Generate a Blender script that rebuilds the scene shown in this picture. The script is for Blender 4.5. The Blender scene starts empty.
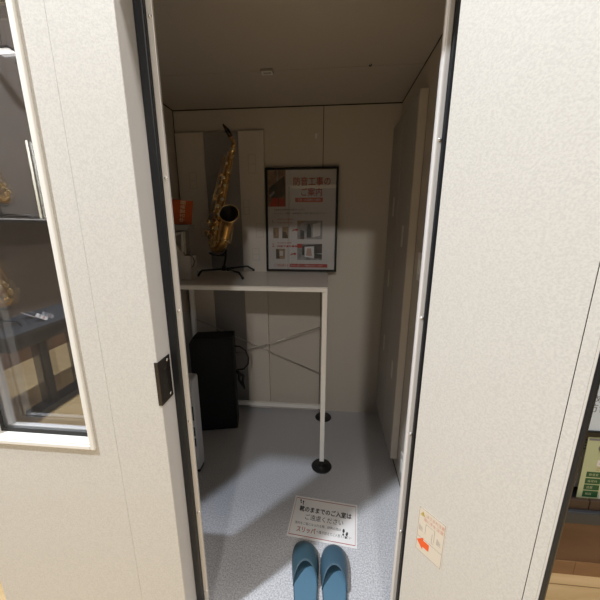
import bpy, bmesh, math, random
from mathutils import Vector, Matrix
random.seed(7)
S = bpy.context.scene
COL = S.collection
PI = math.pi

# ------------------------------------------------------------------ camera
cd = bpy.data.cameras.new('camera')
cd.sensor_fit = 'HORIZONTAL'; cd.sensor_width = 36.0
cd.lens = 36.0 * 306.0 / 600.0
cd.clip_start = 0.02; cd.clip_end = 60
cam = bpy.data.objects.new('camera', cd); COL.objects.link(cam)
cam.location = (0, 0, 1.3)
cam.rotation_euler = (math.radians(90 - 13.68), 0, math.radians(5.44))
S.camera = cam

# ------------------------------------------------------------------ world, lamps, exposure
S.view_settings.view_transform = 'Standard'
S.view_settings.look = 'None'
S.view_settings.gamma = 1.0
S.view_settings.use_curve_mapping = False
S.view_settings.exposure = -1.42
w = bpy.data.worlds.new('world'); S.world = w; w.use_nodes = True
w.node_tree.nodes['Background'].inputs[0].default_value = (1.0, 0.95, 0.88, 1)
w.node_tree.nodes['Background'].inputs[1].default_value = 0.18

def area(name, loc, power, sx, sy, col=(1, .93, .84), target=None):
    l = bpy.data.lights.new(name, 'AREA'); l.energy = power; l.shape = 'RECTANGLE'
    l.size = sx; l.size_y = sy; l.color = col
    o = bpy.data.objects.new(name, l); COL.objects.link(o); o.location = loc
    if target:
        o.rotation_euler = (Vector(target) - Vector(loc)).to_track_quat('-Z', 'Y').to_euler()
    return o
area('shop_lamp', (-1.80, -0.52, 4.34), 600, .14, .14, (.90, .95, 1))
area('shop_lamp', (0.10, -3.2, 3.4), 135, .25, .15, (1, .96, .90), (0, 1.0, 1.0))
area('shop_lamp', (0.15, 0.08, 4.34), 75, .4, .3, (1, .93, .88))
area('shop_lamp', (1.6, 0.0, 4.34), 150, .5, .4, (1, .94, .86))
area('shop_lamp', (-2.6, -2.4, 4.34), 60, .8, .4, (1, .95, .88))

# ------------------------------------------------------------------ materials
def mat(name, col, rough=.6, metal=0.0, col2=None, scale=80, bump=0.0, bscale=None, coat=0.0,
        contrast=(.35, .65), emit=None, estr=0.0, detail=3.0, spec=.5):
    m = bpy.data.materials.new(name); m.use_nodes = True
    nt = m.node_tree; b = nt.nodes['Principled BSDF']
    b.inputs['Base Color'].default_value = (*col, 1)
    b.inputs['Roughness'].default_value = rough
    b.inputs['Metallic'].default_value = metal
    b.inputs['Coat Weight'].default_value = coat
    b.inputs['Specular IOR Level'].default_value = spec
    if emit:
        b.inputs['Emission Color'].default_value = (*emit, 1)
        b.inputs['Emission Strength'].default_value = estr
    tc = nt.nodes.new('ShaderNodeTexCoord')
    if col2:
        n = nt.nodes.new('ShaderNodeTexNoise'); n.inputs['Scale'].default_value = scale
        n.inputs['Detail'].default_value = detail
        nt.links.new(tc.outputs['Object'], n.inputs['Vector'])
        r = nt.nodes.new('ShaderNodeValToRGB')
        r.color_ramp.elements[0].position = contrast[0]; r.color_ramp.elements[0].color = (*col, 1)
        r.color_ramp.elements[1].position = contrast[1]; r.color_ramp.elements[1].color = (*col2, 1)
        nt.links.new(n.outputs['Fac'], r.inputs['Fac'])
        nt.links.new(r.outputs['Color'], b.inputs['Base Color'])
    if bump:
        n2 = nt.nodes.new('ShaderNodeTexNoise'); n2.inputs['Scale'].default_value = bscale or scale
        n2.inputs['Detail'].default_value = 2
        nt.links.new(tc.outputs['Object'], n2.inputs['Vector'])
        bp = nt.nodes.new('ShaderNodeBump'); bp.inputs['Strength'].default_value = bump
        bp.inputs['Distance'].default_value = .002
        nt.links.new(n2.outputs['Fac'], bp.inputs['Height'])
        nt.links.new(bp.outputs['Normal'], b.inputs['Normal'])
    return m

def wood(name, c1, c2, axis=(1, 14, 14), rough=.4, plank=None):
    m = bpy.data.materials.new(name); m.use_nodes = True
    nt = m.node_tree; b = nt.nodes['Principled BSDF']; b.inputs['Roughness'].default_value = rough
    tc = nt.nodes.new('ShaderNodeTexCoord'); mp = nt.nodes.new('ShaderNodeMapping')
    mp.inputs['Scale'].default_value = axis
    n = nt.nodes.new('ShaderNodeTexNoise'); n.inputs['Scale'].default_value = 3; n.inputs['Detail'].default_value = 6
    n.inputs['Distortion'].default_value = .6
    r = nt.nodes.new('ShaderNodeValToRGB')
    r.color_ramp.elements[0].position = .3; r.color_ramp.elements[0].color = (*c1, 1)
    r.color_ramp.elements[1].position = .7; r.color_ramp.elements[1].color = (*c2, 1)
    nt.links.new(tc.outputs['Object'], mp.inputs['Vector']); nt.links.new(mp.outputs[0], n.inputs['Vector'])
    nt.links.new(n.outputs['Fac'], r.inputs['Fac'])
    out = r.outputs['Color']
    if plank:
        br = nt.nodes.new('ShaderNodeTexBrick')
        br.inputs['Color1'].default_value = (1, 1, 1, 1); br.inputs['Color2'].default_value = (.86, .86, .86, 1)
        br.inputs['Mortar'].default_value = (.45, .4, .35, 1)
        br.inputs['Scale'].default_value = 1.0; br.inputs['Mortar Size'].default_value = .002
        br.inputs['Brick Width'].default_value = plank[0]; br.inputs['Row Height'].default_value = plank[1]
        nt.links.new(tc.outputs['Object'], br.inputs['Vector'])
        mx = nt.nodes.new('ShaderNodeMix'); mx.data_type = 'RGBA'; mx.blend_type = 'MULTIPLY'
        mx.inputs[0].default_value = 1
        nt.links.new(out, mx.inputs[6]); nt.links.new(br.outputs['Color'], mx.inputs[7])
        out = mx.outputs[2]
    nt.links.new(out, b.inputs['Base Color'])
    return m

def glass(name, fac, tint=(.9, .92, .92)):
    m = bpy.data.materials.new(name); m.use_nodes = True
    nt = m.node_tree; nt.nodes.clear()
    o = nt.nodes.new('ShaderNodeOutputMaterial'); mx = nt.nodes.new('ShaderNodeMixShader')
    t = nt.nodes.new('ShaderNodeBsdfTransparent'); t.inputs[0].default_value = (*tint, 1)
    g = nt.nodes.new('ShaderNodeBsdfGlossy'); g.inputs['Roughness'].default_value = 0.012
    mx.inputs[0].default_value = fac
    nt.links.new(t.outputs[0], mx.inputs[1]); nt.links.new(g.outputs[0], mx.inputs[2])
    nt.links.new(mx.outputs[0], o.inputs[0])
    return m

M = dict(
    panel=mat('cream_laminate', (.58, .57, .545), .55, col2=(.645, .635, .605), scale=260, bump=.12, bscale=260, contrast=(.38, .60), detail=2.5),
    panelsmooth=mat('cream_smooth', (.62, .60, .565), .5),
    whiteframe=mat('white_frame', (.84, .83, .80), .4),
    jamb=mat('grey_jamb', (.76, .75, .76), .5, bump=.05, bscale=120),
    gasket=mat('black_gasket', (.006, .008, .012), .45),
    strip=mat('pale_strip', (.70, .68, .66), .35, metal=.15),
    screw=mat('screw', (.85, .84, .82), .25, metal=.7),
    bronze=mat('bronze_plate', (.055, .048, .044), .35, metal=.7),
    boothwall=mat('booth_wall_cloth', (.52, .475, .42), .85, col2=(.56, .515, .455), scale=500, contrast=(.3, .7)),
    boothceil=mat('booth_ceiling', (.45, .405, .36), .8),
    dark=mat('dark_joint', (.02, .018, .016), .8),
    boothfloor=mat('booth_floor', (.36, .365, .39), .8, col2=(.60, .605, .64), scale=190, bump=.3, bscale=190, contrast=(.36, .62), detail=2),
    board=mat('cream_board', (.60, .55, .49), .7),
    boardmark=mat('board_mark', (.53, .485, .43), .75),
    felt=mat('grey_felt', (.27, .255, .25), .95, col2=(.31, .295, .29), scale=300),
    panelface=mat('greige_face', (.37, .345, .32), .95, col2=(.41, .385, .355), scale=250),
    shelfwhite=mat('white_steel', (.90, .88, .85), .3),
    tabletop=mat('white_tabletop', (.70, .67, .63), .22),
    blackrub=mat('black_rubber', (.008, .008, .009), .35),
    blackmetal=mat('black_metal', (.012, .012, .012), .4, metal=.3),
    rod=mat('steel_rod', (.5, .48, .45), .3, metal=.7),
    brass=mat('gold_lacquer', (.60, .34, .11), .27, metal=1.0, col2=(.68, .42, .16), scale=40),
    brassd=mat('gold_lacquer_keys', (.90, .68, .36), .24, metal=1.0),
    pad=mat('pearl', (.75, .70, .58), .25),
    ebonite=mat('brown_mouthpiece', (.045, .018, .010), .25),
    cork=mat('cork', (.35, .18, .08), .8),
    bellin=mat('painted_bell_shade', (.012, .009, .007), .5),  # shade of the bell's hollow, put into the colour
    case=mat('black_cloth', (.005, .0065, .008), .75, bump=.2, bscale=500),
    casetrim=mat('black_piping', (.004, .004, .005), .5),
    grey=mat('pale_plastic', (.56, .57, .60), .4),
    lab=mat('dark_label', (.05, .07, .09), .3),
    labt=mat('label_grey', (.25, .30, .34), .4),
    orange=mat('orange_card', (.46, .080, .010), .5),
    cream=mat('cream_ink', (.80, .66, .42), .6),
    whitepl=mat('offwhite_plastic', (.52, .49, .45), .45),
    greypl=mat('grey_plastic', (.24, .22, .20), .5),
    paper=mat('white_paper', (.80, .78, .78), .5),
    posterpaper=mat('poster_paper', (.66, .62, .60), .5),
    black=mat('black_frame', (.006, .006, .006), .3),
    inkred=mat('ink_red', (.50, .045, .02), .6),
    inkblack=mat('ink_black', (.02, .02, .025), .6),
    inkorange=mat('ink_orange', (.55, .10, .02), .6),
    inkgrey=mat('ink_grey', (.22, .22, .24), .6),
    slip=mat('teal_blue_vinyl', (.036, .078, .105), .42, bump=.06, bscale=300),
    slip2=mat('slate_blue_vinyl', (.052, .108, .160), .42, bump=.06, bscale=300),
    slipin=mat('blue_insole', (.085, .185, .275), .5),
    slipsole=mat('grey_sole', (.05, .09, .13), .7),
    border=mat('border_red', (.38, .09, .09), .6),
    redarrow=mat('arrow_red', (.85, .12, .02), .5),
    stickerpaper=mat('sticker_paper', (.70, .64, .55), .4),
    yellow=mat('yellow_ink', (.55, .42, .12), .6),
    pinkink=mat('pink_ink', (.62, .27, .20), .6),
    oak=wood('oak_floor', (.60, .41, .19), (.76, .57, .32), axis=(1, 9, 1), rough=.35, plank=(1.2, .09)),
    brown=wood('brown_panel', (.16, .085, .045), (.20, .11, .062), axis=(1, 1, 5), rough=.5),
    tan=wood('tan_base', (.30, .165, .08), (.35, .20, .10), axis=(2, 1, 8), rough=.5),
    darkwood=mat('dark_slats', (.06, .035, .024), .5),
    slab=mat('dark_grey_slab', (.045, .05, .06), .45),
    cardwhite=mat('bluish_white_card', (.70, .80, .92), .5),
    green=mat('pale_green_card', (.53, .58, .36), .5),
    dgreen=mat('dark_green_ink', (.02, .10, .035), .5),
    shopwall=mat('shop_wall_taupe', (.20, .165, .14), .8),
    shopceil=mat('shop_ceiling_grey', (.36, .37, .34), .9),
    shopblack=mat('bench_black', (.03, .03, .032), .45),
    led=mat('led_tube', (1, 1, 1), .5, emit=(1, .92, .66), estr=5.5),
    lampw=mat('lamp_diffuser', (1, 1, 1), .5, emit=(1, .96, .9), estr=9),
    pict1=mat('photo_brown', (.16, .075, .035), .5, col2=(.35, .22, .14), scale=25),
    pict2=mat('photo_dark_green', (.012, .025, .012), .5, col2=(.10, .05, .03), scale=30),
    pict3=mat('photo_grey', (.22, .20, .19), .5, col2=(.42, .39, .37), scale=25),
    pict4=mat('photo_tan', (.25, .15, .07), .5, col2=(.40, .28, .15), scale=35),
    pict5=mat('photo_skin', (.55, .36, .28), .5),
    wglass=glass('window_glass', .21, (.97, .98, 1)),
    acrylic=glass('poster_acrylic', .08, (.97, .97, .97)),
)

# ------------------------------------------------------------------ mesh builder
class MB:
    def __init__(s):
        s.bm = bmesh.new(); s.mats = []
    def mi(s, m):
        if m is None: m = s.cur
        if m not in s.mats: s.mats.append(m)
        s.cur = m
        return s.mats.index(m)
    cur = None
    def _merge(s, b, m, smooth=False):
        i = s.mi(m)
        bmesh.ops.recalc_face_normals(b, faces=b.faces[:])
        for f in b.faces:
            f.material_index = i; f.smooth = smooth
        me = bpy.data.meshes.new('tmp'); b.to_mesh(me); b.free()
        s.bm.from_mesh(me); bpy.data.meshes.remove(me)
        return s
    def box(s, lo, hi, m=None, bev=0.0, mtx=None, seg=2):
        b = bmesh.new()
        r = bmesh.ops.create_cube(b, size=1)
        c = [(a + d) / 2 for a, d in zip(lo, hi)]; sz = [abs(d - a) for a, d in zip(lo, hi)]
        for v in b.verts: v.co = Vector((v.co.x * sz[0] + c[0], v.co.y * sz[1] + c[1], v.co.z * sz[2] + c[2]))
        if bev: bmesh.ops.bevel(b, geom=b.edges[:], offset=bev, segments=seg, affect='EDGES', profile=.5)
        if mtx: b.transform(mtx)
        return s._merge(b, m)
    def tube(s, pts, r, m=None, n=10, smooth=True, caps=True, closed=False):
        pts = [Vector(p) for p in pts]; N = len(pts)
        rs = r if isinstance(r, (list, tuple)) else [r] * N
        b = bmesh.new(); rings = []
        prevn = None
        for i, p in enumerate(pts):
            if closed: t = pts[(i + 1) % N] - pts[i - 1]
            else: t = (pts[min(i + 1, N - 1)] - pts[max(i - 1, 0)])
            t.normalize()
            if prevn is None:
                a = Vector((0, 0, 1)) if abs(t.z) < .9 else Vector((1, 0, 0))
                nn = t.cross(a).normalized()
            else:
                nn = (prevn - t * prevn.dot(t)).normalized()
            prevn = nn; bb = t.cross(nn)
            rings.append([b.verts.new(p + (nn * math.cos(2 * PI * k / n) + bb * math.sin(2 * PI * k / n)) * rs[i]) for k in range(n)])
        rng = range(N) if closed else range(N - 1)
        for i in rng:
            A, B = rings[i], rings[(i + 1) % N]
            for k in range(n):
                b.faces.new((A[k], A[(k + 1) % n], B[(k + 1) % n], B[k]))
        if caps and not closed:
            b.faces.new(rings[0][::-1]); b.faces.new(rings[-1])
        return s._merge(b, m, smooth)
    def cyl(s, a, c, r, m=None, n=16, r2=None):
        return s.tube([a, c], [r, r if r2 is None else r2], m, n)
    def disc(s, c, nrm, r, h, m=None, n=16):
        c = Vector(c); nrm = Vector(nrm).normalized()
        return s.tube([c, c + nrm * h * .7, c + nrm * h], [r, r, r * .82], m, n, smooth=False)
    def lathe(s, c, axis, prof, m=None, n=24):
        """prof: list of (r, h) along axis from c"""
        c = Vector(c); ax = Vector(axis).normalized()
        u = ax.cross(Vector((0, 0, 1)) if abs(ax.z) < .9 else Vector((1, 0, 0))).normalized(); v = ax.cross(u)
        b = bmesh.new(); rings = []
        for r, h in prof:
            rings.append([b.verts.new(c + ax * h + (u * math.cos(2 * PI * k / n) + v * math.sin(2 * PI * k / n)) * max(r, 1e-5)) for k in range(n)])
        for A, B in zip(rings, rings[1:]):
            for k in range(n): b.faces.new((A[k], A[(k + 1) % n], B[(k + 1) % n], B[k]))
        i = s.mi(m)
        bmesh.ops.recalc_face_normals(b, faces=b.faces[:])
        for f in b.faces: f.material_index = i; f.smooth = True
        me = bpy.data.meshes.new('tmp'); b.to_mesh(me); b.free(); s.bm.from_mesh(me); bpy.data.meshes.remove(me)
        return s
    def prism(s, poly, mtx, depth, m=None, bev=0.0):
        """2-D polygon in local xy, extruded along local z by depth, placed by mtx"""
        b = bmesh.new()
        vs = [b.verts.new((x, y, 0)) for x, y in poly]
        f = b.faces.new(vs)
        r = bmesh.ops.extrude_face_region(b, geom=[f])
        for g in r['geom']:
            if isinstance(g, bmesh.types.BMVert): g.co.z += depth
        if bev: bmesh.ops.bevel(b, geom=b.edges[:], offset=bev, segments=2, affect='EDGES')
        b.transform(mtx)
        return s._merge(b, m)
    def text(s, txt, size, mtx, m=None, align='LEFT', width=None, heavy=0.0):
        if heavy:
            for dx, dy in ((-1, 0), (1, 0), (0, 1), (0, -1)):
                s.text(txt, size, mtx @ Matrix.Translation((dx * heavy, dy * heavy, 0)), m, align, width)
            return s
        cu = bpy.data.curves.new('t', 'FONT'); cu.body = txt; cu.size = size; cu.align_x = align
        cu.resolution_u = 2; cu.fill_mode = 'FRONT'
        o = bpy.data.objects.new('t', cu); COL.objects.link(o)
        dg = bpy.context.evaluated_depsgraph_get()
        me = bpy.data.meshes.new_from_object(o.evaluated_get(dg))
        bpy.data.objects.remove(o); bpy.data.curves.remove(cu)
        if len(me.vertices):
            xs = [v.co.x for v in me.vertices]
            if width:
                k = width / max(1e-6, max(xs) - min(xs))
                me.transform(Matrix.Diagonal((k, 1, 1, 1)))
            me.transform(mtx)
            i = s.mi(m)
            n0 = len(s.bm.faces)
            s.bm.from_mesh(me); s.bm.faces.ensure_lookup_table()
            for f in s.bm.faces[n0:]: f.material_index = i
        bpy.data.meshes.remove(me)
        return s
    def build(s, name, parent=None, loc=None):
        me = bpy.data.meshes.new(name); s.bm.to_mesh(me); s.bm.free()
        for m in s.mats: me.materials.append(M[m])
        o = bpy.data.objects.new(name, me); COL.objects.link(o)
        if parent is not None: o.parent = parent
        if loc is not None:
            # move the origin, keep the shape where it is
            me.transform(Matrix.Translation(-Vector(loc))); o.location = loc
        return o

def empty(name, label, cat, loc, rz=0, group=None):
    o = bpy.data.objects.new(name, None); COL.objects.link(o); o.empty_display_size = .05
    o.location = loc; o.rotation_euler = (0, 0, rz)
    o['label'] = label; o['category'] = cat
    if group: o['group'] = group
    return o
def tag(o, label, cat, group=None, kind=None):
    if label: o['label'] = label
    if cat: o['category'] = cat
    if group: o['group'] = group
    if kind: o['kind'] = kind
    return o
def struct(o): o['kind'] = 'structure'; return o
def T(x, y, z): return Matrix.Translation((x, y, z))
def basis(o, x, y):
    """matrix with local x, y axes given and z their cross product, origin o"""
    x = Vector(x).normalized(); y = Vector(y).normalized(); z = x.cross(y)
    return Matrix(((x.x, y.x, z.x, o[0]), (x.y, y.y, z.y, o[1]), (x.z, y.z, z.z, o[2]), (0, 0, 0, 1)))

# ================================================================== SHOP SHELL
SF = -.06; SC = 4.4
struct(MB().box((-4.4, -4.6, SF - .1), (2.6, 3.4, SF), 'oak').build('floor'))
struct(MB().box((-4.4, -4.6, SC), (2.6, 3.4, SC + .1), 'shopceil').build('ceiling'))
struct(MB().box((-3.45, -4.6, SF), (-3.35, 3.4, SC), 'shopwall').build('wall_left'))

# ================================================================== BOOTH SHELL
L, R, B, Z = -.955, .388, 1.97, 1.971
struct(MB().box((L - .05, .67, SF), (R + .06, B + .06, 0), 'boothfloor').build('floor_booth'))
b = MB()
b.box((L - .05, B, 0), (-.052, B + .05, Z + .05), 'boothwall').box((-.048, B, 0), (R + .06, B + .05, Z + .05), 'boothwall')
b.box((-.06, B + .004, 0), (-.04, B + .02, Z), 'dark')
b.box((L, B - .0015, Z - .006), (R, B + .01, Z), 'dark')
struct(b.build('wall_back'))
b = MB().box((L - .05, .80, 0), (L, B, Z + .05), 'boothwall')
b.box((L - .01, .80, Z - .006), (L + .0015, B - .002, Z), 'dark').box((L - .01, B - .006, 0), (L + .0015, B - .002, Z - .006), 'dark')
struct(b.build('wall_left_booth'))
b = MB().box((R, .80, .006), (R + .06, B, Z + .05), 'boothwall')
b.box((R - .0015, .80, Z - .006), (R + .01, B - .002, Z), 'dark').box((R - .0015, .80, 0), (R + .01, B - .002, .008), 'dark')
struct(b.build('wall_right_booth'))
b = MB().box((L, .80, Z), (R, 1.548, Z + .05), 'boothceil').box((L, 1.551, Z), (R, B, Z + .05), 'boothceil')
b.box((L, 1.54, Z + .004), (R, 1.56, Z + .02), 'dark')
struct(b.build('ceiling_booth'))

# front wall, left of the doorway: core, face panels with a fine seam, window hole
WX0, WX1, WZ0, WZ1 = -.942, -.640, .715, 1.77
XJ = -.421
FT = 2.10
b = MB()
b.box((-1.06, .671, SF), (WX0, .706, FT), 'panelsmooth').box((WX1, .671, SF), (XJ - .0012, .706, FT), 'panelsmooth')
b.box((WX0, .671, SF), (WX1, .706, WZ0), 'panelsmooth').box((WX0, .671, WZ1), (WX1, .706, FT), 'panelsmooth')
b.box((-.54, .7062, SF), (XJ - .0012, .80, FT), 'panelsmooth').box((-1.06, .7062, SF), (-.54, .80, .60), 'panelsmooth').box((-1.06, .7062, 1.86), (-.54, .80, FT), 'panelsmooth').box((-1.06, .7062, .60), (-.953, .80, 1.86), 'panelsmooth')
b.box((-.5662, .6702, SF), (-.5648, .672, FT), 'dark')
b.box((-1.06, .667, SF), (WX0, .671, FT), 'panel').box((WX1, .667, SF), (-.5658, .671, FT), 'panel')
b.box((WX0, .667, SF), (WX1, .671, WZ0), 'panel').box((WX0, .667, WZ1), (WX1, .671, FT), 'panel')
b.box((-.5652, .667, SF), (XJ - .001, .671, FT), 'panel')
b.box((XJ - .001, .668, SF), (XJ, .80, FT), 'jamb')
# lintel and right-hand return
b.box((XJ, .667, 1.80), (.25, .80, FT), 'panel').box((.25, .737, SF), (.46, .80, FT), 'panelsmooth')
struct(b.build('wall_front'))
# door stop: gasket, pale strips with screws
b = MB().box((XJ, .729, 0), (-.3985, .745, 1.80), 'gasket', .003)
b.box((.2335, .732, 0), (.2495, .748, 1.80), 'gasket', .002)
struct(b.build('trim_1'))
def strip(x0, x1, name, zs, side):
    b = MB().box((x0, .740, 0), (x1, .748, 1.80), 'strip', .0015)
    if side > 0: b.box((x0 - .004, .743, 0), (x0, .750, 1.80), 'jamb')
    o = struct(b.build(name))
    for z in zs:
        xc = (x0 + x1) / 2 + .001
        s = MB().lathe((xc, .7405, z), (0, -1, 0), [(.0042, 0), (.0042, .0012), (.003, .0028), (0, .0034)], 'screw', 12)
        s.build('screw', o)
strip(-.3985, -.384, 'trim_2', (1.732, 1.409, 1.082, .753, .427, .097), -1)
strip(.2215, .2335, 'trim_3', (1.478, 1.081, .755, .425), 1)

# window frame, reveal and two panes
b = MB()
fw = .012
def ring(b, x0, x1, z0, z1, t, y0, y1, m, bev=0.0):
    b.box((x0, y0, z0), (x0 + t, y1, z1), m, bev).box((x1 - t, y0, z0), (x1, y1, z1), m, bev)
    b.box((x0 + t, y0, z0), (x1 - t, y1, z0 + t), m, bev).box((x0 + t, y0, z1 - t), (x1 - t, y1, z1), m, bev)
ring(b, WX0 - .012, WX1 + .014, WZ0 - .014, WZ1 + .014, .014, .659, .668, 'whiteframe', .003)
ring(b, WX0 - .001, WX1 + .002, WZ0, WZ1, .004, .662, .705, 'whiteframe')
wf = struct(b.build('window_1'))
b = MB(); ring(b, WX0 + .001, WX1 - .001, WZ0 + .003, WZ1 - .003, .012, .690, .694, 'dark')
ring(b, WX0 + .001, WX1 - .001, WZ0 + .003, WZ1 - .003, .016, .7015, .705, 'strip')
ring(b, WX0 - .012, WX1 + .012, WZ0 - .012, WZ1 + .012, .016, .7065, .735, 'jamb')
b.build('glazing_bead', wf)
for y in (.697, .722):
    MB().box((WX0 + .002, y - .0005, WZ0 + .004), (WX1 - .002, y + .0005, WZ1 - .004), 'wglass').build('glass_pane', wf)

# door leaf, swung open at the right
H0 = Vector((.222, .675, 0)); DD = Vector((.673, -.740, 0)).normalized(); DN = Vector((.740, .673, 0)).normalized()
LM = Matrix(((DD.x, DN.x, 0, H0.x), (DD.y, DN.y, 0, H0.y), (0, 0, 1, 0), (0, 0, 0, 1)))
b = MB()
b.box((0, .004, -.03), (.277, .058, 1.86), 'panelsmooth', .001, LM)
b.box((0, 0, -.03), (.2543, .004, 1.86), 'panel', 0, LM).box((.2556, 0, -.03), (.2733, .004, 1.86), 'panel', 0, LM)
b.box((.2735, .0005, -.03), (.277, .004, 1.86), 'panelsmooth', 0, LM)
b.box((.2540, .003, -.03), (.2558, .0045, 1.86), 'dark', 0, LM)
door = struct(b.build('door_1'))
MB().box((.2772, -.002, -.03), (.285, .012, 1.86), 'gasket', .003, LM).build('edge_gasket', door)

# ================================================================== RIGHT-HAND SHOP DISPLAY
disp = empty('display_counter', 'low brown shop display counter with dark slab top past the open door', 'counter', (1.3, 1.2, SF))
def part(b, name, parent):
    o = b.build(name); o.parent = parent; o.matrix_parent_inverse = parent.matrix_basis.inverted(); return o
def mbox(name, parent, lo, hi, m, bev=.002):
    return part(MB().box(lo, hi, m, bev), name, parent)
b = MB()
for x0 in (.60, .999, 1.40, 1.80): b.box((x0, 1.03, SF), (x0 + (.398 if x0 != .999 else .4), 1.4, .008), 'tan', .001)
part(b, 'plinth', disp)
mbox('front_panel', disp, (.60, 1.031, .008), (2.2, 1.4, .225), 'brown')
mbox('countertop', disp, (.58, .998, .225), (2.2, 1.42, .277), 'slab', .004)
b = MB()
for i in range(14): b.box((.60 + i * .075, 1.012, .277), (.672 + i * .075, 1.026, .318), 'darkwood', .002)
part(b, 'slat_rail', disp)
mbox('back_panel', disp, (.60, 1.16, .277), (2.2, 1.18, 1.0), 'slab')

# white card
m0 = basis((.895, 1.052, .585), (1, 0, 0), (0, .03, 1))
o = MB().box((0, 0, -.002), (.42, .30, 0), 'cardwhite', 0, m0).text('め', .036, m0 @ T(.041, .112, .0006), 'inkgrey').text('防音', .036, m0 @ T(.026, .076, .0006), 'inkgrey').build('price_card')
tag(o, 'bluish white card with black handwriting, uppermost in the shop display', 'card')
# its black holder bar
o = MB().box((.87, 1.045, .562), (1.30, 1.075, .585), 'black', .003).build('card_rail'); tag(o, 'black rail under the white handwritten card in the shop display', 'rail')
# green leaflet
m0 = basis((.945, 1.036, .279), (1, 0, 0), (0, .045, 1))
b = MB().box((0, 0, -.002), (.21, .28, 0), 'green', 0, m0)
E5 = .0006
b.box((.004, .268, 0), (.2, .276, E5), 'inkgrey', 0, m0)
for i, (y0, y1) in enumerate(((.118, .140), (.090, .113), (.064, .086), (.034, .060))):
    b.box((.018, y0, 0), (.070, y1, E5), 'dgreen', 0, m0)
    b.text(('防音室', '吸音材', '設置', '相談')[i], .011, m0 @ T(.026, (y0 + y1) / 2 - .004, E5 * 1.6), 'green')
b.box((.076, .030, 0), (.2, .112, E5), 'paper', 0, m0)
b.box((.046, .165, 0), (.15, .19, E5), 'paper', 0, m0).box((.055, .173, E5), (.085, .182, E5 * 1.5), 'inkgrey', 0, m0)
b.tube([m0 @ Vector((.060 + .017 * math.cos(a), .240 + .017 * math.sin(a), E5)) for a in [.7 + i * .3 for i in range(17)]], .0028, 'inkgrey', 6)
b.text('ご案内', .014, m0 @ T(.046, .148, E5), 'inkorange')
o = b.build('leaflet'); tag(o, 'pale green leaflet with dark green boxes leaning on the shop display counter', 'leaflet')
# white sheets behind
b = MB()
m0 = basis((.940, 1.085, .31), (1, 0, 0), (0, .08, 1))
b.box((0, 0, -.012), (.14, .245, 0), 'paper', .001, m0)
for i in range(4): b.box((.008, .20 - i * .012, 0), (.12, .203 - i * .012, .0005), 'inkgrey', 0, m0)
o = b.build('paper_stack'); tag(o, 'stack of white printed sheets behind the green leaflet', 'papers')

# ================================================================== SHOP SIDE SEEN IN THE WINDOW GLASS (stands behind the camera, left)
pl = struct(MB().box((-3.35, -4.4, SF), (-3.1, 1.2, .10), 'brown', .003).build('baseboard_left'))
sh = empty('wall_shelf', 'dark wall shelf holding a saxophone, mirrored in the window glass', 'shelf', (-3.2, -1.6, 1.36))
mbox('shelf_board', sh, (-3.35, -3.4, 1.33), (-2.98, -.2, 1.36), 'slab')
mbox('shelf_lip', sh, (-2.985, -3.4, 1.352), (-2.972, -.2, 1.364), 'strip')
mbox('back_board', sh, (-3.35, -3.4, 1.40), (-3.33, -.2, 2.3), 'shopwall')
for i, y in enumerate((-1.84,)):
    t = empty('light_tube', 'glowing upright light tube on the wall shelf, mirrored as lines in the window', 'light', (-3.2, y, 1.362))
    part(MB().cyl((-3.2, y, 1.38), (-3.2, y, 2.17), .010, 'led', 10), 'tube', t)
    part(MB().cyl((-3.2, y, 1.362), (-3.2, y, 1.38), .013, 'strip', 10), 'end_cap', t)
tb = empty('display_bench', 'black display bench on a footed frame, mirrored in the window glass', 'bench', (-2.3, -.8, SF))
mbox('bench_top', tb, (-2.42, -1.9, .59), (-2.0, -.22, .615), 'slab', .004)
mbox('apron', tb, (-2.40, -1.86, .49), (-2.04, -.27, .59), 'shopblack')
for y in (-.53, -.83):
    mbox('leg', tb, (-2.16, y - .03, SF + .04), (-2.08, y + .03, .49), 'shopblack')
mbox('foot_rail', tb, (-2.18, -.95, SF), (-2.05, -.38, SF + .05), 'shopblack', .006)
for i, (p, rz) in enumerate((((-2.25, -.66, .616), .5), ((-2.10, -.62, .616), .9), ((-3.04, -1.60, 1.365), .4))):
    m0 = T(*p) @ Matrix.Rotation(rz, 4, 'Z') @ Matrix.Rotation(.6, 4, 'X')
    o = MB().box((-.05, 0, 0), (.05, .075, .002), 'paper', 0, m0).box((-.035, .045, .002), (.02, .055, .0026), 'inkgrey', 0, m0).box((-.035, .02, .002), (.035, .03, .0026), 'pinkink', 0, m0).build('price_card')
    tag(o, ('pale price card on the display bench, mirrored beside the lower saxophone', 'pale price card at the bench edge, mirrored in the window glass', 'pale price card on the wall shelf, mirrored in the window glass')[i], 'card')
for i, (x, y, z) in enumerate(((-3.12, -1.70, 2.90), (-3.12, -1.95, 2.88))):
    t = empty('ceiling_light', ('white light panel nearer the door, mirrored at the top of the window', 'white light panel farther from the door, mirrored at the top of the window')[i], 'light', (x, y, SC), 0, 'light panels over the wall shelf')
    part(MB().box((x - .09, y - .035, z), (x + .09, y + .035, z + .01), 'lampw', .002), 'diffuser', t)
    part(MB().cyl((x, y, z + .05), (x, y, SC - .0005), .004, 'shopblack', 8), 'hanger', t)
    part(MB().box((x - .10, y - .045, z + .01), (x + .10, y + .045, z + .03), 'shopblack', .002), 'housing', t)

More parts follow.
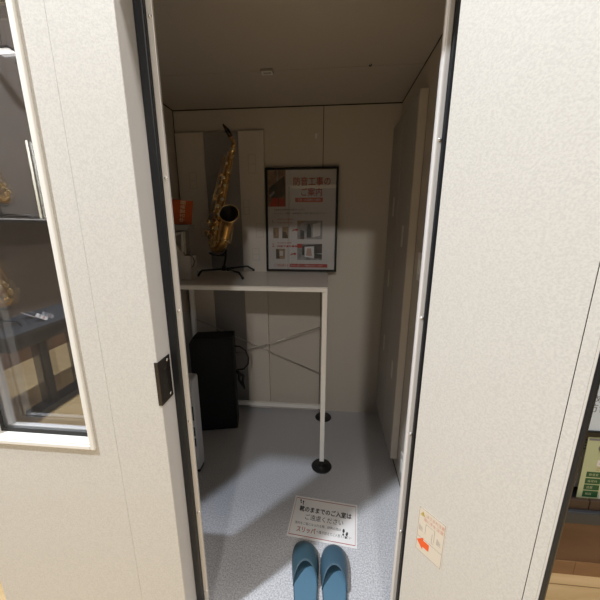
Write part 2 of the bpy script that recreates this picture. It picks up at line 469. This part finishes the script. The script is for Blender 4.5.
# ================================================================== BOOTH CONTENTS
# sound absorbing boards on the back wall
t = empty('acoustic_panel', 'tall acoustic panel with cream boards beside a grey strip on back wall', 'panel', (-.67, B - .02, 0))
def board(x0, x1, name, m, y0, marks):
    b = MB().box((x0, y0, .012), (x1, B - .0005, 1.843), m, .003)
    for (mx, mz, mw, mh) in marks:
        ring(b, mx - mw / 2, mx + mw / 2, mz - mh / 2, mz + mh / 2, .006, y0 - .0012, y0 + .001, 'boardmark')
        b.box((mx - mw / 2, y0 - .0008, mz - .003), (mx + mw / 2, y0 + .001, mz + .003), 'boardmark')
    return part(b, name, t)
board(-.945, -.770, 'board', 'board', B - .026, [(-.85, 1.57, .05, .10), (-.80, 1.28, .05, .10)])
board(-.7695, -.5555, 'felt_strip', 'felt', B - .018, [])
board(-.555, -.401, 'board', 'board', B - .026, [(-.475, 1.66, .05, .11), (-.52, 1.41, .04, .09), (-.44, 1.27, .05, .09), (-.47, 1.12, .05, .08)])
# two on the right wall
for i, (y0, y1) in enumerate(((1.705, 1.962), (1.44, 1.702))):
    o = empty('wall_panel', ('greige sound panel on right wall, the one at the far corner', 'greige sound panel on right wall, the nearer one showing its pale edge')[i], 'panel', (.37, (y0 + y1) / 2, .08), 0, 'sound panels on the right wall')
    part(MB().box((.352, y0, .08), (R - .002, y1, 1.838), 'board', .002), 'core', o)
    part(MB().box((.3485, y0 + .003, .083), (.3518, y1 - .002, 1.835), 'panelface', .001), 'face_sheet', o)  # thin face sheet, darker greige than the cream core
    for z in ((.55, .95, 1.35) if i == 0 else (.50, 1.2)):
        part(MB().box((.3474, y0 + .09, z), (.3486, y0 + .125, z + .10), 'board'), 'mark', o)
# switch plates
for (y, z, lab) in ((1.335, 1.13, 'upper pale switch plate on the right wall of the booth'), (1.325, .14, 'low pale socket plate near the floor on right wall')):
    o = empty('switch_plate', lab, 'switch', (R, y, z))
    part(MB().box((R - .008, y - .03, z - .06), (R - .0005, y + .03, z + .06), 'strip', .002), 'cover', o)
    part(MB().box((R - .011, y - .014, z - .03), (R - .008, y + .014, z + .03), 'whiteframe', .001), 'rocker', o)
# ceiling fitting, hook, wall hook
o = empty('ceiling_fitting', 'small pale rectangular fitting on the booth ceiling', 'fitting', (-.294, 1.541, Z))
part(MB().box((-.322, 1.523, Z - .010), (-.266, 1.559, Z - .0005), 'greypl', .002), 'base', o)
b = MB(); 
for a in ((-.318, 1.527, -.266 - .004, 1.532), (-.318, 1.550, -.27, 1.555), (-.318, 1.532, -.312, 1.55), (-.276, 1.532, -.27, 1.55)):
    b.box((a[0], a[1], Z - .014), (a[2], a[3], Z - .010), 'strip')
part(b, 'rim', o)
o = MB().tube([(.16, 1.53, Z - .0005), (.16, 1.53, Z - .008), (.155, 1.525, Z - .011), (.151, 1.521, Z - .008)], .0022, 'dark', 8).build('ceiling_hook')
tag(o, 'tiny dark hook in the booth ceiling near its right side', 'hook')
o = MB().box((-.098, B - .006, 1.795), (-.086, B - .0005, 1.822), 'jamb', .001).tube([(-.092, B - .006, 1.802), (-.092, B - .016, 1.80), (-.092, B - .017, 1.808)], .002, 'jamb', 8).build('wall_hook')
tag(o, 'tiny grey hook on the back wall above the framed poster', 'hook')

# table
TX0, TX1, TY0, TY1, TZ = -.905, -.005, 1.426, 1.900, 1.016
t = empty('tall_table', 'tall narrow white steel table with crossed rods against the back wall', 'table', (-.455, 1.69, 0))
part(MB().box((TX0, TY0, TZ - .006), (TX1, TY1, TZ), 'tabletop', .001), 'tabletop', t)
b = MB(); s_ = .024
for y in (TY0, TY1 - s_): b.box((TX0, y, TZ - .0245), (TX1, y + s_, TZ - .0065), 'shelfwhite', .0015)
for x in (TX0, TX1 - s_): b.box((x, TY0 + s_, TZ - .0245), (x + s_, TY1 - s_, TZ - .0065), 'shelfwhite', .0015)
part(b, 'top_frame', t)
mbox('rear_rail', t, (TX0 + s_, TY1 - s_, .070), (TX1 - s_, TY1, .094), 'shelfwhite', .0015)
for x in (TX0, TX1 - s_):
    for y in (TY0, TY1 - s_):
        lg = part(MB().box((x, y, .042), (x + s_, y + s_, TZ - .025), 'shelfwhite', .0015), 'leg', t)
        c = (x + s_ / 2, y + s_ / 2)
        part(MB().cyl((*c, .010), (*c, .042), .008, 'blackmetal', 12).cyl((*c, .016), (*c, .022), .011, 'blackmetal', 6).lathe((*c, 0.0005), (0, 0, 1), [(0, 0), (.055, 0), (.056, .002), (.054, .005), (.050, .006), (.020, .0065), (.018, .010), (0, .010)], 'blackrub', 32), 'foot_pad', t)
for (x0, z0, x1, z1) in ((-.89, .690, -.018, .318), (-.89, .348, -.018, .672)):
    yy = TY1 - .006 if z0 > z1 else TY1 - .014
    part(MB().cyl((x0, yy, z0), (x1, yy, z1), .0035, 'rod', 8), 'cross_rod', t)

# ---------------------------------------------------------------- saxophone (built about its own base)
def V(*a): return Vector(a)
SB = Vector((-.60, 1.715, TZ))                     # base of the stand on the table
sax = empty('saxophone', 'gold alto saxophone standing on the white table in the booth', 'saxophone', SB)
def spart(b, name, p=None):
    p = p or sax
    o = b.build(name); o.data.transform(Matrix.Translation(-SB)); o.parent = p; return o
top = V(-.527, 1.74, 1.700); bot = V(-.663, 1.745, 1.225)
ax = (bot - top).normalized()
def along(k): return top.lerp(bot, k)
def rad(k): return .0125 + .0165 * k
# body + bow + bell tube in one surface
pts, rs = [], []
for i in range(13):
    k = i / 12; pts.append(along(k)); rs.append(rad(k))
bowc = [(-.664, 1.737, 1.200, .0295), (-.656, 1.726, 1.180, .029), (-.640, 1.710, 1.172, .028), (-.615, 1.694, 1.178, .027), (-.593, 1.684, 1.198, .026),
        (-.578, 1.678, 1.228, .0255), (-.567, 1.673, 1.262, .026), (-.556, 1.668, 1.296, .028), (-.546, 1.661, 1.322, .032), (-.538, 1.650, 1.343, .038), (-.532, 1.637, 1.357, .045), (-.530, 1.630, 1.362, .0495)]
for x, y, z, r in bowc: pts.append(V(x, y, z)); rs.append(r)
body = MB().tube(pts, rs, 'brass', 24, caps=False)
bd = V(.16, -.86, .42).normalized()
bc = V(-.530, 1.630, 1.362)
# rolled rim, and a dark cup painting the shade inside the bell
u = bd.cross(V(0, 0, 1)).normalized(); v = bd.cross(u)
body.tube([bc + (u * math.cos(a) + v * math.sin(a)) * .0495 for a in [2 * PI * i / 32 for i in range(32)]], .0028, 'brassd', 8, closed=True)
body_o = spart(body, 'body')
spart(MB().lathe(bc + bd * .0005, -bd, [(.0480, 0), (.041, .010), (.033, .022), (.026, .040), (.015, .044), (0, .045)], 'bellin', 28), 'bell_shade', body_o)
spart(MB().lathe(along(.0) - ax * .004, ax, [(.0155, 0), (.0165, .004), (.0155, .02), (.0145, .022)], 'brassd', 20), 'neck_receiver', body_o)
# bow ferrules
for i in (13, 18):
    fb = MB()
    p = pts[i]; d_ = (pts[i + 1] - pts[i - 1]).normalized()
    fb.lathe(p - d_ * .006, d_, [(rs[i] + .0005, 0), (rs[i] + .003, .002), (rs[i] + .003, .010), (rs[i] + .0005, .012)], 'brassd', 24)
    spart(fb, 'bow_ferrule', body_o)
# neck and mouthpiece
npts = [top - ax * .0, V(-.522, 1.743, 1.716), V(-.522, 1.744, 1.731), V(-.526, 1.741, 1.744), V(-.531, 1.735, 1.754)]
neck = spart(MB().tube(npts, [.0115, .011, .0105, .0098, .009], 'brass', 16), 'neck')
spart(MB().tube([V(-.530, 1.736, 1.751), V(-.536, 1.728, 1.764)], .0095, 'cork', 14), 'neck_cork', neck)
spart(MB().tube([V(-.515, 1.732, 1.700), V(-.510, 1.728, 1.720), V(-.514, 1.727, 1.738), V(-.521, 1.726, 1.748)], .002, 'brassd', 8), 'octave_key', neck)
mp = spart(MB().tube([V(-.533, 1.732, 1.757), V(-.538, 1.725, 1.769), V(-.547, 1.713, 1.786), V(-.556, 1.702, 1.800), V(-.560, 1.697, 1.807)], [.0125, .012, .010, .006, .003], 'ebonite', 14), 'mouthpiece')
spart(MB().tube([V(-.540, 1.722, 1.773), V(-.547, 1.713, 1.786)], [.0128, .0112], 'blackmetal', 14), 'ligature', mp)
# key cups along the body, facing the room
fr = V(.12, -.98, .12).normalized()
side = ax.cross(fr).normalized()
if side.x > 0: side = -side
for i, k in enumerate((.10, .17, .245, .32, .40, .475, .55, .635, .72, .80, .88)):
    r = .0075 + .0085 * k
    off = side * (.010 if i % 2 else -.006)
    p = along(k) + fr * (rad(k) + .003) + off
    kc = spart(MB().disc(p, fr + side * (.25 if i % 2 else -.1), r, .006, 'brassd', 18), 'key_cup')
    if i in (1, 3, 4, 6, 7, 8): spart(MB().disc(p + fr * .006, fr, r * .62, .003, 'pad', 14), 'pearl', kc)
# side keys on the left and big low keys on the bow / bell
for i, (k, s_off, r) in enumerate(((.30, .026, .009), (.42, .028, .010), (.56, .030, .011), (.86, .030, .016), (.97, .028, .018))):
    p = along(k) + side * s_off + fr * .010
    spart(MB().disc(p, fr + side * .8, r, .006, 'brassd', 18), 'key_cup')
for (x, y, z, r) in ((-.640, 1.668, 1.205, .020), (-.668, 1.702, 1.238, .017), (-.665, 1.700, 1.195, .015), (-.692, 1.715, 1.262, .016), (-.655, 1.698, 1.290, .013), (-.672, 1.700, 1.322, .012)):
    spart(MB().disc((x, y, z), (-.25, -.95, .15), r, .007, 'brassd', 20), 'key_cup')
# long key rods with posts
for i, (s_off, f_off, k0, k1) in enumerate(((.054, .000, .10, .80), (.044, .006, .09, .72), (.028, .012, .12, .95), (-.019, .012, .06, .62), (-.022, .018, .30, .98), (.018, .020, .05, .50))):
    a = along(k0) + side * s_off * (.75 + .25 * k0) + fr * f_off; c = along(k1) + side * s_off + fr * (f_off + .006)
    rd = spart(MB().cyl(a, c, .0021, 'brassd', 8), 'key_rod')
    for q in (.02, .35, .68, .98):
        pb = MB()
        p = a.lerp(c, q); base = along(k0 + (k1 - k0) * q)
        pb.cyl(base + (p - base).normalized() * rad(k0 + (k1 - k0) * q) * .9, p, .0016, 'brassd', 8).disc(p - fr * .002, fr, .0034, .004, 'brassd', 10)
        spart(pb, 'rod_post', rd)
# levers
for i, k in enumerate((.22, .28, .36, .50, .60, .68, .76, .84, .90)):
    a = along(k) + fr * (rad(k) + .008) + side * .012; c = along(k + .05) + fr * (rad(k) + .010) + side * (.034 if i % 2 else -.016)
    spart(MB().tube([a, a.lerp(c, .5) + fr * .004, c], [.0024, .003, .0038], 'brassd', 8), 'key_lever')
# key guard and bell brace
spart(MB().tube([V(-.650, 1.655, 1.225), V(-.655, 1.648, 1.205), V(-.640, 1.645, 1.185), V(-.622, 1.650, 1.20)], .0025, 'brassd', 8), 'key_guard')
spart(MB().cyl(along(.78) + fr * rad(.78) * .9, V(-.566, 1.688, 1.305), .0035, 'brass', 10), 'bell_brace')
spart(MB().cyl(V(-.545, 1.672, 1.205), V(-.520, 1.665, 1.30), .0018, 'brassd', 8).cyl(V(-.545, 1.672, 1.205), V(-.575, 1.672, 1.22), .0016, 'brassd', 8).cyl(V(-.520, 1.665, 1.30), V(-.548, 1.665, 1.312), .0016, 'brassd', 8), 'bell_key_rod')

# sax stand
st = empty('saxophone_stand', 'black folding tripod stand under the saxophone on white table', 'stand', SB)
hub = V(-.612, 1.735, 1.056)
def sp2(b, name, p=None): return spart(b, name, p or st)
sp2(MB().cyl(hub - V(0, 0, .012), hub + V(0, 0, .014), .012, 'blackmetal', 14).cyl(hub + V(.03, -.012, -.012), hub + V(.03, -.012, .006), .009, 'blackmetal', 12), 'hub')
sp2(MB().tube([hub + V(0, 0, .01), V(-.603, 1.745, 1.11), V(-.600, 1.752, 1.16)], .006, 'blackmetal', 10), 'post')
sp2(MB().tube([V(-.682, 1.700, 1.150), V(-.668, 1.715, 1.136), V(-.640, 1.735, 1.130), V(-.608, 1.735, 1.140), V(-.588, 1.700, 1.150), V(-.576, 1.690, 1.166)], .005, 'blackrub', 10).cyl(V(-.600, 1.752, 1.13), V(-.628, 1.736, 1.130), .005, 'blackrub', 10), 'cradle')
for (sx, sy, ex, ey, hx) in ((-.712, 1.655, -.735, 1.643, 0), (-.485, 1.600, -.456, 1.580, .03), (-.512, 1.865, -.472, 1.895, 0)):
    h = hub + V(hx, -.012 if hx else 0, -.003)
    lg = sp2(MB().tube([h, V(sx, sy, TZ + .038), V(sx * .8 + ex * .2, sy * .8 + ey * .2, TZ + .034), V(ex, ey, TZ + .008)], .0058, 'blackmetal', 10), 'leg')
    sp2(MB().tube([V(sx * .25 + ex * .75, sy * .25 + ey * .75, TZ + .014), V(ex, ey, TZ + .0075)], [.0072, .0072], 'blackrub', 10), 'rubber_tip', lg)

# saxophones of the shop, behind the camera, mirrored in the window
def copy_tree(o, parent=None):
    c = o.copy(); COL.objects.link(c)
    if parent is not None: c.parent = parent
    for ch in o.children: copy_tree(ch, c)
    return c
def children_ready(): bpy.context.view_layer.update()
children_ready()
for (p, rz, lab, lab2) in (((-2.26, -.42, .617), 2.6, 'gold saxophone on the black bench, lower one mirrored in the window glass', 'tripod stand on the black bench, mirrored in the window glass'),
                     ((-3.12, -1.34, 1.366), 2.4, 'gold saxophone on the wall shelf, upper one mirrored in the window glass', 'tripod stand on the wall shelf, mirrored in the window glass')):
    c = copy_tree(sax); c.location = p; c.rotation_euler = (0, 0, rz); c['label'] = lab
    c = copy_tree(st); c.location = p; c.rotation_euler = (0, 0, rz); c['label'] = lab2

# ---------------------------------------------------------------- framed poster leaning on the wall
PW, PH = .441, .620
lean = math.atan2(.034, .617)
pm = basis((-.396, 1.912, TZ + .002), (1, 0, 0), (0, math.sin(lean), math.cos(lean)))
t = empty('framed_poster', 'black framed Japanese poster leaning on the back wall upon white table', 'poster', (-.18, 1.92, TZ))
b = MB()
for lo, hi in (((0, 0, -.016), (.014, PH, .006)), ((PW - .014, 0, -.016), (PW, PH, .006)), ((.014, 0, -.016), (PW - .014, .014, .006)), ((.014, PH - .014, -.016), (PW - .014, PH, .006))):
    b.box(lo, hi, 'black', .002, pm)
part(b, 'frame', t)
part(MB().box((.010, .010, -.010), (PW - .010, PH - .010, 0), 'posterpaper', 0, pm), 'sheet', t)
e = .0006
x0, W_ = .014, PW - .028
b = MB()
b.text('防音工事の', .052, pm @ T(.168, .520, e), 'inkred', width=.222, heavy=.0007)
b.text('ご案内', .050, pm @ T(.212, .460, e), 'inkred', width=.125, heavy=.0007)
b.box((.182, .420, 0), (.350, .446, e), 'inkorange', 0, pm)
b.text('下見・お見積もり無料', .017, pm @ T(.196, .427, e * 2), 'posterpaper', width=.140)
b.text('お客様の演奏環境をお聞かせください', .012, pm @ T(.050, .372, e), 'inkblack', width=.19)
b.text('マンション・戸建て・音楽教室など 防音工事はお任せください', .012, pm @ T(.050, .350, e), 'inkblack', width=.325)
b.text('1.', .030, pm @ T(.036, .298, e), 'inkred').text('洋室を防音室に', .012, pm @ T(.070, .315, e), 'inkred', width=.11).text('快適な練習部屋へ', .011, pm @ T(.070, .296, e), 'inkred', width=.11)
b.text('2.', .030, pm @ T(.036, .152, e), 'inkred').text('窓の防音対策', .012, pm @ T(.070, .172, e), 'inkred', width=.09).text('内窓で音を軽減', .012, pm @ T(.070, .152, e), 'inkred', width=.125, heavy=.0007)
b.text('ご相談は', .020, pm @ T(.042, .031, e), 'inkred', width=.095)
b.box((.148, .026, 0), (.385, .048, e), 'inkred', 0, pm)
b.text('防音に関するご相談はスタッフまで', .013, pm @ T(.156, .032, e * 2), 'posterpaper', width=.20)
for (ax0, ay0) in ((.160, .245), (.148, .098)):
    b.prism([(0, 0), (.012, .006), (.030, .008), (.030, .002), (.045, .012), (.030, .022), (.030, .016), (.010, .013)], pm @ T(ax0, ay0, 0), e, 'inkred')
part(b, 'lettering', t)
def photo(name, x0, y0, x1, y1, base, bits):
    b = MB().box((x0, y0, 0), (x1, y1, e), base, 0, pm)
    for i, (poly, m) in enumerate(bits):
        b.prism([(x0 + px * (x1 - x0), y0 + py * (y1 - y0)) for px, py in poly], pm @ T(0, 0, e), e * .4 * (1 + i), m)
    part(b, name, t)
photo('piano_photo', .014, .395, .124, PH - .014, 'pict1', [([(0, .55), (.15, .55), (.15, 1), (0, 1)], 'pict4'), ([(.5, .7), (.6, .7), (.6, 1), (.5, 1)], 'pict3'), ([(.1, .52), (.95, .85), (.95, .35), (.75, .25), (.2, .22), (.05, .4)], 'pict2'), ([(.1, 0), (.95, 0), (.95, .2), (.3, .25)], 'inkred'), ([(.05, .30), (.35, .44), (.4, .38), (.15, .25)], 'pict3'), ([(.55, 0), (.62, 0), (.62, .35), (.55, .35)], 'pict2')])
photo('room_photo', .046, .205, .080, .270, 'pict4', [([(.0, .0), (.5, 0), (.4, .6), (0, .8)], 'pict1')])
photo('room_photo', .102, .205, .140, .275, 'pict4', [([(.0, .0), (.9, 0), (.7, .5), (.1, .6)], 'pict2')])
photo('booth_photo', .196, .200, .350, .312, 'pict3', [([(0, .7), (.3, .95), (.2, 1), (0, 1)], 'pict4'), ([(.12, 0), (.28, 0), (.28, .45), (.12, .5)], 'pict2'), ([(.38, .08), (.56, .08), (.56, .55), (.50, .8), (.42, .8), (.38, .5)], 'pict2'), ([(.62, .1), (.92, .2), (.92, .9), (.62, .8)], 'posterpaper')])
photo('window_photo', .062, .078, .118, .140, 'pict4', [([(.4, .3), (.8, .3), (.8, .8), (.4, .8)], 'posterpaper'), ([(0, 0), (.4, 0), (.3, .9), (0, 1)], 'pict2')])
photo('studio_photo', .196, .072, .350, .172, 'pict3', [([(.2, .3), (1, .45), (1, 1), (.2, .9)], 'pict2'), ([(.3, .2), (.68, .12), (.68, .85), (.3, .82)], 'paper'), ([(.36, .28), (.60, .24), (.56, .72), (.40, .72)], 'pict5'), ([(0, .75), (.2, .75), (.2, 1), (0, 1)], 'inkred'), ([(.7, .1), (1, .1), (1, .35), (.7, .4)], 'pict2')])
part(MB().box((.014, .014, .0035), (PW - .014, PH - .014, .0045), 'acrylic', 0, pm), 'acrylic_cover', t)

# ---------------------------------------------------------------- brochure rack with orange card at the table's left end
t = empty('card_rack', 'off-white stepped rack at the left end of the white table', 'rack', (-.81, 1.60, TZ))
pr = basis((0, 1.55, 0), (1, 0, 0), (0, 0, 1))
part(MB().prism([(-.885, TZ + .001), (-.728, TZ + .001), (-.724, 1.143), (-.762, 1.148), (-.798, 1.205), (-.885, 1.225)], pr, -.075, 'whitepl', .002), 'body', t)
part(MB().prism([(-.87, 1.20), (-.80, 1.20), (-.765, 1.145), (-.752, 1.152), (-.752, 1.275), (-.87, 1.275)], basis((0, 1.575, 0), (1, 0, 0), (0, 0, 1)), -.045, 'greypl', .001), 'back_panel', t)
part(MB().prism([(-.86, 1.225), (-.80, 1.250), (-.758, 1.262), (-.755, 1.270), (-.80, 1.262), (-.86, 1.240)], pr, -.03, 'whitepl', .001).prism([(-.772, 1.16), (-.757, 1.15), (-.755, 1.268), (-.765, 1.268)], pr, -.03, 'whitepl', .001), 'arm', t)
part(MB().box((-.885, 1.545, 1.277), (-.722, 1.62, 1.300), 'greypl', .002).box((-.89, 1.540, 1.299), (-.716, 1.625, 1.304), 'inkgrey', .001), 'tray', t)
o = MB().tube([(-.757, 1.545, 1.165), (-.750, 1.542, 1.150), (-.725, 1.542, 1.150), (-.708, 1.543, 1.140), (-.702, 1.544, 1.120), (-.708, 1.545, 1.098), (-.722, 1.547, 1.085)], .0026, 'blackrub', 8).build('cable')
tag(o, 'thin black cable looping off the off-white rack on the table', 'cable')
m0 = basis((-.823, 1.572, 1.305), (1, .05, 0), (.0, .10, 1))
b = MB().prism([(0, 0), (.106, 0), (.118, .118), (.004, .128)], m0 @ T(0, 0, -.004), .004, 'orange')
rt = m0 @ T(.066, .012, .0006) @ Matrix.Rotation(PI / 2 - .12, 4, 'Z')
b.text('中古管楽器', .030, rt, 'cream', width=.106)
b.prism([(-.010, .0), (.0, .0), (.004, .128), (-.006, .124)], m0 @ T(0, 0, -.006), .004, 'posterpaper')
o = b.build('orange_card'); tag(o, 'orange card with upright pale lettering standing on the rack tray', 'card')

# ---------------------------------------------------------------- black case under the table
t = empty('instrument_case', 'tall black cloth case with side loop handle under the white table', 'case', (-.69, 1.775, 0))
cm = T(-.688, 1.690, 0) @ Matrix.Rotation(math.radians(13), 4, 'Z')
part(MB().prism([(-.146, .002), (.118, .002), (.118, .640), (-.116, .640), (-.146, .610)], cm @ basis((0, 0, 0), (1, 0, 0), (0, 0, 1)), -.118, 'case', .008), 'body', t)
b = MB()
for y in (0.0, .118):
    loop = [(-.142, .008), (.114, .008), (.114, .636), (-.114, .636), (-.142, .608)]
    b.tube([cm @ V(x, y - .001 if y == 0 else y + .001, z) for x, z in loop], .0035, 'casetrim', 8, closed=True)
part(b, 'piping', t)
part(MB().tube([cm @ V(.116, .06, .555), cm @ V(.148, .058, .552), cm @ V(.185, .055, .525), cm @ V(.202, .052, .475), cm @ V(.198, .052, .43), cm @ V(.170, .054, .395), cm @ V(.118, .058, .392)], .0055, 'blackrub', 10), 'loop_handle', t)
b = MB()
b.tube([cm @ V(.118, .05, .395), cm @ V(.140, .047, .37), cm @ V(.136, .045, .33), cm @ V(.158, .044, .28)], [.010, .012, .009, .006], 'casetrim', 8)
b.tube([cm @ V(.13, .05, .38), cm @ V(.165, .047, .35), cm @ V(.160, .045, .31), cm @ V(.168, .044, .26)], [.007, .009, .007, .006], 'casetrim', 8)
part(b, 'strap', t)

# ---------------------------------------------------------------- pale appliance by the left jamb
t = empty('space_heater', 'pale grey rounded floor appliance with dark labels just inside left jamb', 'appliance', (-.76, 1.40, 0))
part(MB().box((-.85, 1.325, .018), (-.667, 1.40, .556), 'grey', .012, None, 5), 'body', t)
part(MB().box((-.81, 1.335, .0005), (-.670, 1.39, .022), 'blackrub', .004), 'base', t)
b = MB()
for (z0, z1) in ((.325, .405), (.232, .285), (.170, .218)):
    b.box((-.745, 1.3236, z0), (-.673, 1.332, z1), 'lab', .001)
    for k in range(3): b.box((-.735, 1.3230, z0 + .012 + k * .012), (-.682 + .002 * k, 1.3238, z0 + .016 + k * .012), 'labt')
part(b, 'label_plate', t)
part(MB().box((-.72, 1.322, .455), (-.678, 1.326, .462), 'greypl', .001), 'vent_slot', t)

# ---------------------------------------------------------------- floor notice
def footprints(b, mtx, s, m):
    for sx, dy, a in ((-.5, .12, .25), (.5, -.12, .1)):
        for (ex, ey, rx, ry) in ((0, .35, .32, .62), (0, -.75, .26, .34)):
            b.prism([(s * (ex + rx * math.cos(q)), s * (ey + ry * math.sin(q))) for q in [2 * PI * i / 16 for i in range(16)]], mtx @ T(sx * s * 1.1, dy * s * 2, 0) @ Matrix.Rotation(a, 4, 'Z'), .0005, m)
sm = T(.0015, 1.1195, .0008) @ Matrix.Rotation(math.radians(-5.3), 4, 'Z')
t = empty('floor_notice', 'white Japanese notice card lying on the booth floor before the slippers', 'sign', (.0015, 1.1195, 0))
part(MB().box((-.150, -.103, 0), (.150, .103, .0016), 'paper', 0, sm), 'card', t)
b = MB()
zz = .0018
for lo, hi in (((-.143, .0905), (.143, .0935)), ((-.143, -.0935), (.143, -.0905)), ((-.143, -.0935), (-.1415, .0935)), ((.1415, -.0935), (.143, .0935))):
    b.box((*lo, .0016), (*hi, zz), 'border', 0, sm)
b.text('靴のままでのご入室は', .031, sm @ T(-.118, .026, zz), 'inkblack', width=.240, heavy=.0008)
b.text('ご遠慮ください', .030, sm @ T(-.088, -.012, zz), 'inkblack', width=.172)
b.text('室内をご覧になられる際、説明の際は', .0145, sm @ T(-.126, -.040, zz), 'inkblack', width=.205)
b.text('スリッパ', .029, sm @ T(-.114, -.074, zz), 'inkorange', width=.082, heavy=.0006)
b.text('へ履き替えてご入室ください', .0145, sm @ T(-.026, -.068, zz), 'inkblack', width=.150)
footprints(b, sm @ T(-.112, .073, zz - .0003), .011, 'inkblack')
footprints(b, sm @ T(.098, -.048, zz - .0003) @ Matrix.Rotation(-.3, 4, 'Z'), .015, 'inkblack')
part(b, 'lettering', t)

# ---------------------------------------------------------------- slippers
OUT = [(0, .004), (.002, .016), (.006, .025), (.014, .0345), (.026, .0425), (.045, .0485), (.07, .0515), (.095, .0515), (.12, .049), (.15, .0445), (.19, .0415), (.22, .039), (.24, .034), (.253, .025), (.260, .014), (.262, .004)]
def hw(s):
    for (a, p), (c, q) in zip(OUT, OUT[1:]):
        if s <= c: return p + (q - p) * max(0, (s - a)) / (c - a)
    return OUT[-1][1]
def footpoly(grow=0.0):
    l = [(-(p + grow), -s) for s, p in OUT]; r = [((p + grow), -s) for s, p in OUT]
    return l + r[::-1]
def slipper(x, y, rz, label, bend, mu):
    t = empty('slipper', label, 'slipper', (x, y, 0), rz, 'pair of blue slippers')
    def asym(me):
        for v in me.vertices:
            s = -v.co.y
            v.co.x += bend * (math.exp(-s / .05)) * .012
    def fin(b, name):
        o = b.build(name); asym(o.data); o.parent = t; return o
    fin(MB().prism(footpoly(.001), T(0, 0, .001), .016, 'slipsole', .003), 'sole')
    fin(MB().prism(footpoly(-.002), T(0, 0, .017), .007, 'slipin', .003), 'insole')
    b = bmesh.new(); NU, NV = 20, 18; g = []
    for i in range(NU + 1):
        th = PI * i / NU; c = math.cos(th); row = []
        send = .110 + .047 * abs(c) ** 2.0
        for j in range(NV + 1):
            q = (j / NV); s = send * (q ** 1.5)
            h = .014 + .034 * (1 - math.exp(-s / .035)) + .012 * min(1, s / .1)
            row.append(b.verts.new((c * hw(s) * 1.02, -s, .012 + h * (max(0, math.sin(th)) ** .75))))
        g.append(row)
    for i in range(NU):
        for j in range(NV): b.faces.new((g[i][j], g[i + 1][j], g[i + 1][j + 1], g[i][j + 1]))
    up = MB(); up._merge(b, mu, True)
    o = fin(up, 'upper')
    md = o.modifiers.new('solid', 'SOLIDIFY'); md.thickness = .0035; md.offset = -1
    # piping round the mouth
    edge = []
    for i in range(NU + 1):
        th = PI * i / NU; c = math.cos(th); s = .110 + .047 * abs(c) ** 2.0
        h = .014 + .034 * (1 - math.exp(-s / .035)) + .012 * min(1, s / .1)
        edge.append((c * hw(s) * 1.02, -s, .0125 + h * (max(0, math.sin(th)) ** .75)))
    fin(MB().tube(edge, .0022, mu, 8), 'edging')
    return t
slipper(-.071, 1.000, .075, 'left slipper of the blue pair, the greener and darker one', -.8, 'slip')
slipper(.043, .995, .02, 'right slipper of the blue pair, the slightly lighter one', .2, 'slip2')

# ---------------------------------------------------------------- strike plate on the left jamb
t = empty('strike_plate', 'dark bronze latch plate wrapped round the left door jamb edge', 'strike plate', (XJ, .69, .91))
part(MB().box((XJ + .0002, .666, .848), (XJ + .0022, .722, .968), 'bronze', .0006).box((XJ - .008, .6645, .848), (XJ + .0022, .6668, .968), 'bronze', .0006), 'plate', t)
part(MB().box((XJ + .0018, .684, .885), (XJ + .0026, .706, .940), 'black', .0003), 'latch_recess', t)
for z in (.860, .957): part(MB().lathe((XJ + .0020, .709, z), (1, 0, 0), [(.0042, 0), (.004, .0009), (0, .0014)], 'screw', 12), 'screw', t)

# ---------------------------------------------------------------- warning sticker on the door leaf
km = basis(H0 + DD * .0285 + Vector((0, 0, .479)) - DN * .0004, DD, (0, 0, 1))
t = empty('warning_sticker', 'small beige pinch warning sticker with red arrow on the open door', 'sticker', H0 + DD * .064 + Vector((0, 0, .479)) - DN * .001)
KW, KH = .0708, .1365
part(MB().box((0, 0, 0), (KW, KH, .0004), 'stickerpaper', 0, km), 'sheet', t)
b = MB(); ze = .0007
for lo, hi in (((.002, .002), (KW - .002, .0026)), ((.002, KH - .0026), (KW - .002, KH - .002)), ((.002, .002), (.0026, KH - .002)), ((KW - .0026, .002), (KW - .002, KH - .002)), ((.002, .046), (KW - .002, .0466))):
    b.box((*lo, .0004), (*hi, ze), 'inkgrey', 0, km)
b.prism([(.005, .113), (.019, .113), (.012, .127)], km @ T(0, 0, .0004), .0003, 'yellow').text('!', .011, km @ T(.0105, .1145, ze + .0001), 'inkblack')
b.text('はさまれ注意', .0115, km @ T(.0205, .117, ze), 'pinkink', width=.046).text('扉に手を', .0115, km @ T(.016, .103, ze), 'pinkink', width=.030).text('注意', .0115, km @ T(.048, .103, ze), 'pinkink', width=.018)
b.prism([(.003, .038), (.020, .058 - .001), (.020, .048), (.036, .048), (.036, .028), (.020, .028), (.020, .019)], km @ T(0, -.006, .0004), .0003, 'redarrow')
# pictogram: door and hands
for lo, hi in (((.022, .066), (.0226, .096)), ((.022, .0954), (.046, .096)), ((.0454, .060), (.046, .096)), ((.040, .054), (.046, .0546)), ((.040, .054), (.0406, .082))):
    b.box((*lo, .0004), (*hi, ze), 'inkgrey', 0, km)
for cx, cy in ((.010, .078), (.057, .074)):
    for k in range(4): b.box((cx - .004 + k * .0025, cy - .010 + k * .001, .0004), (cx - .0032 + k * .0025, cy + .006 - k * .002, ze), 'inkgrey', 0, km)
    b.box((cx - .004, cy - .011, .0004), (cx + .006, cy - .0103, ze), 'inkgrey', 0, km)
part(b, 'print', t)
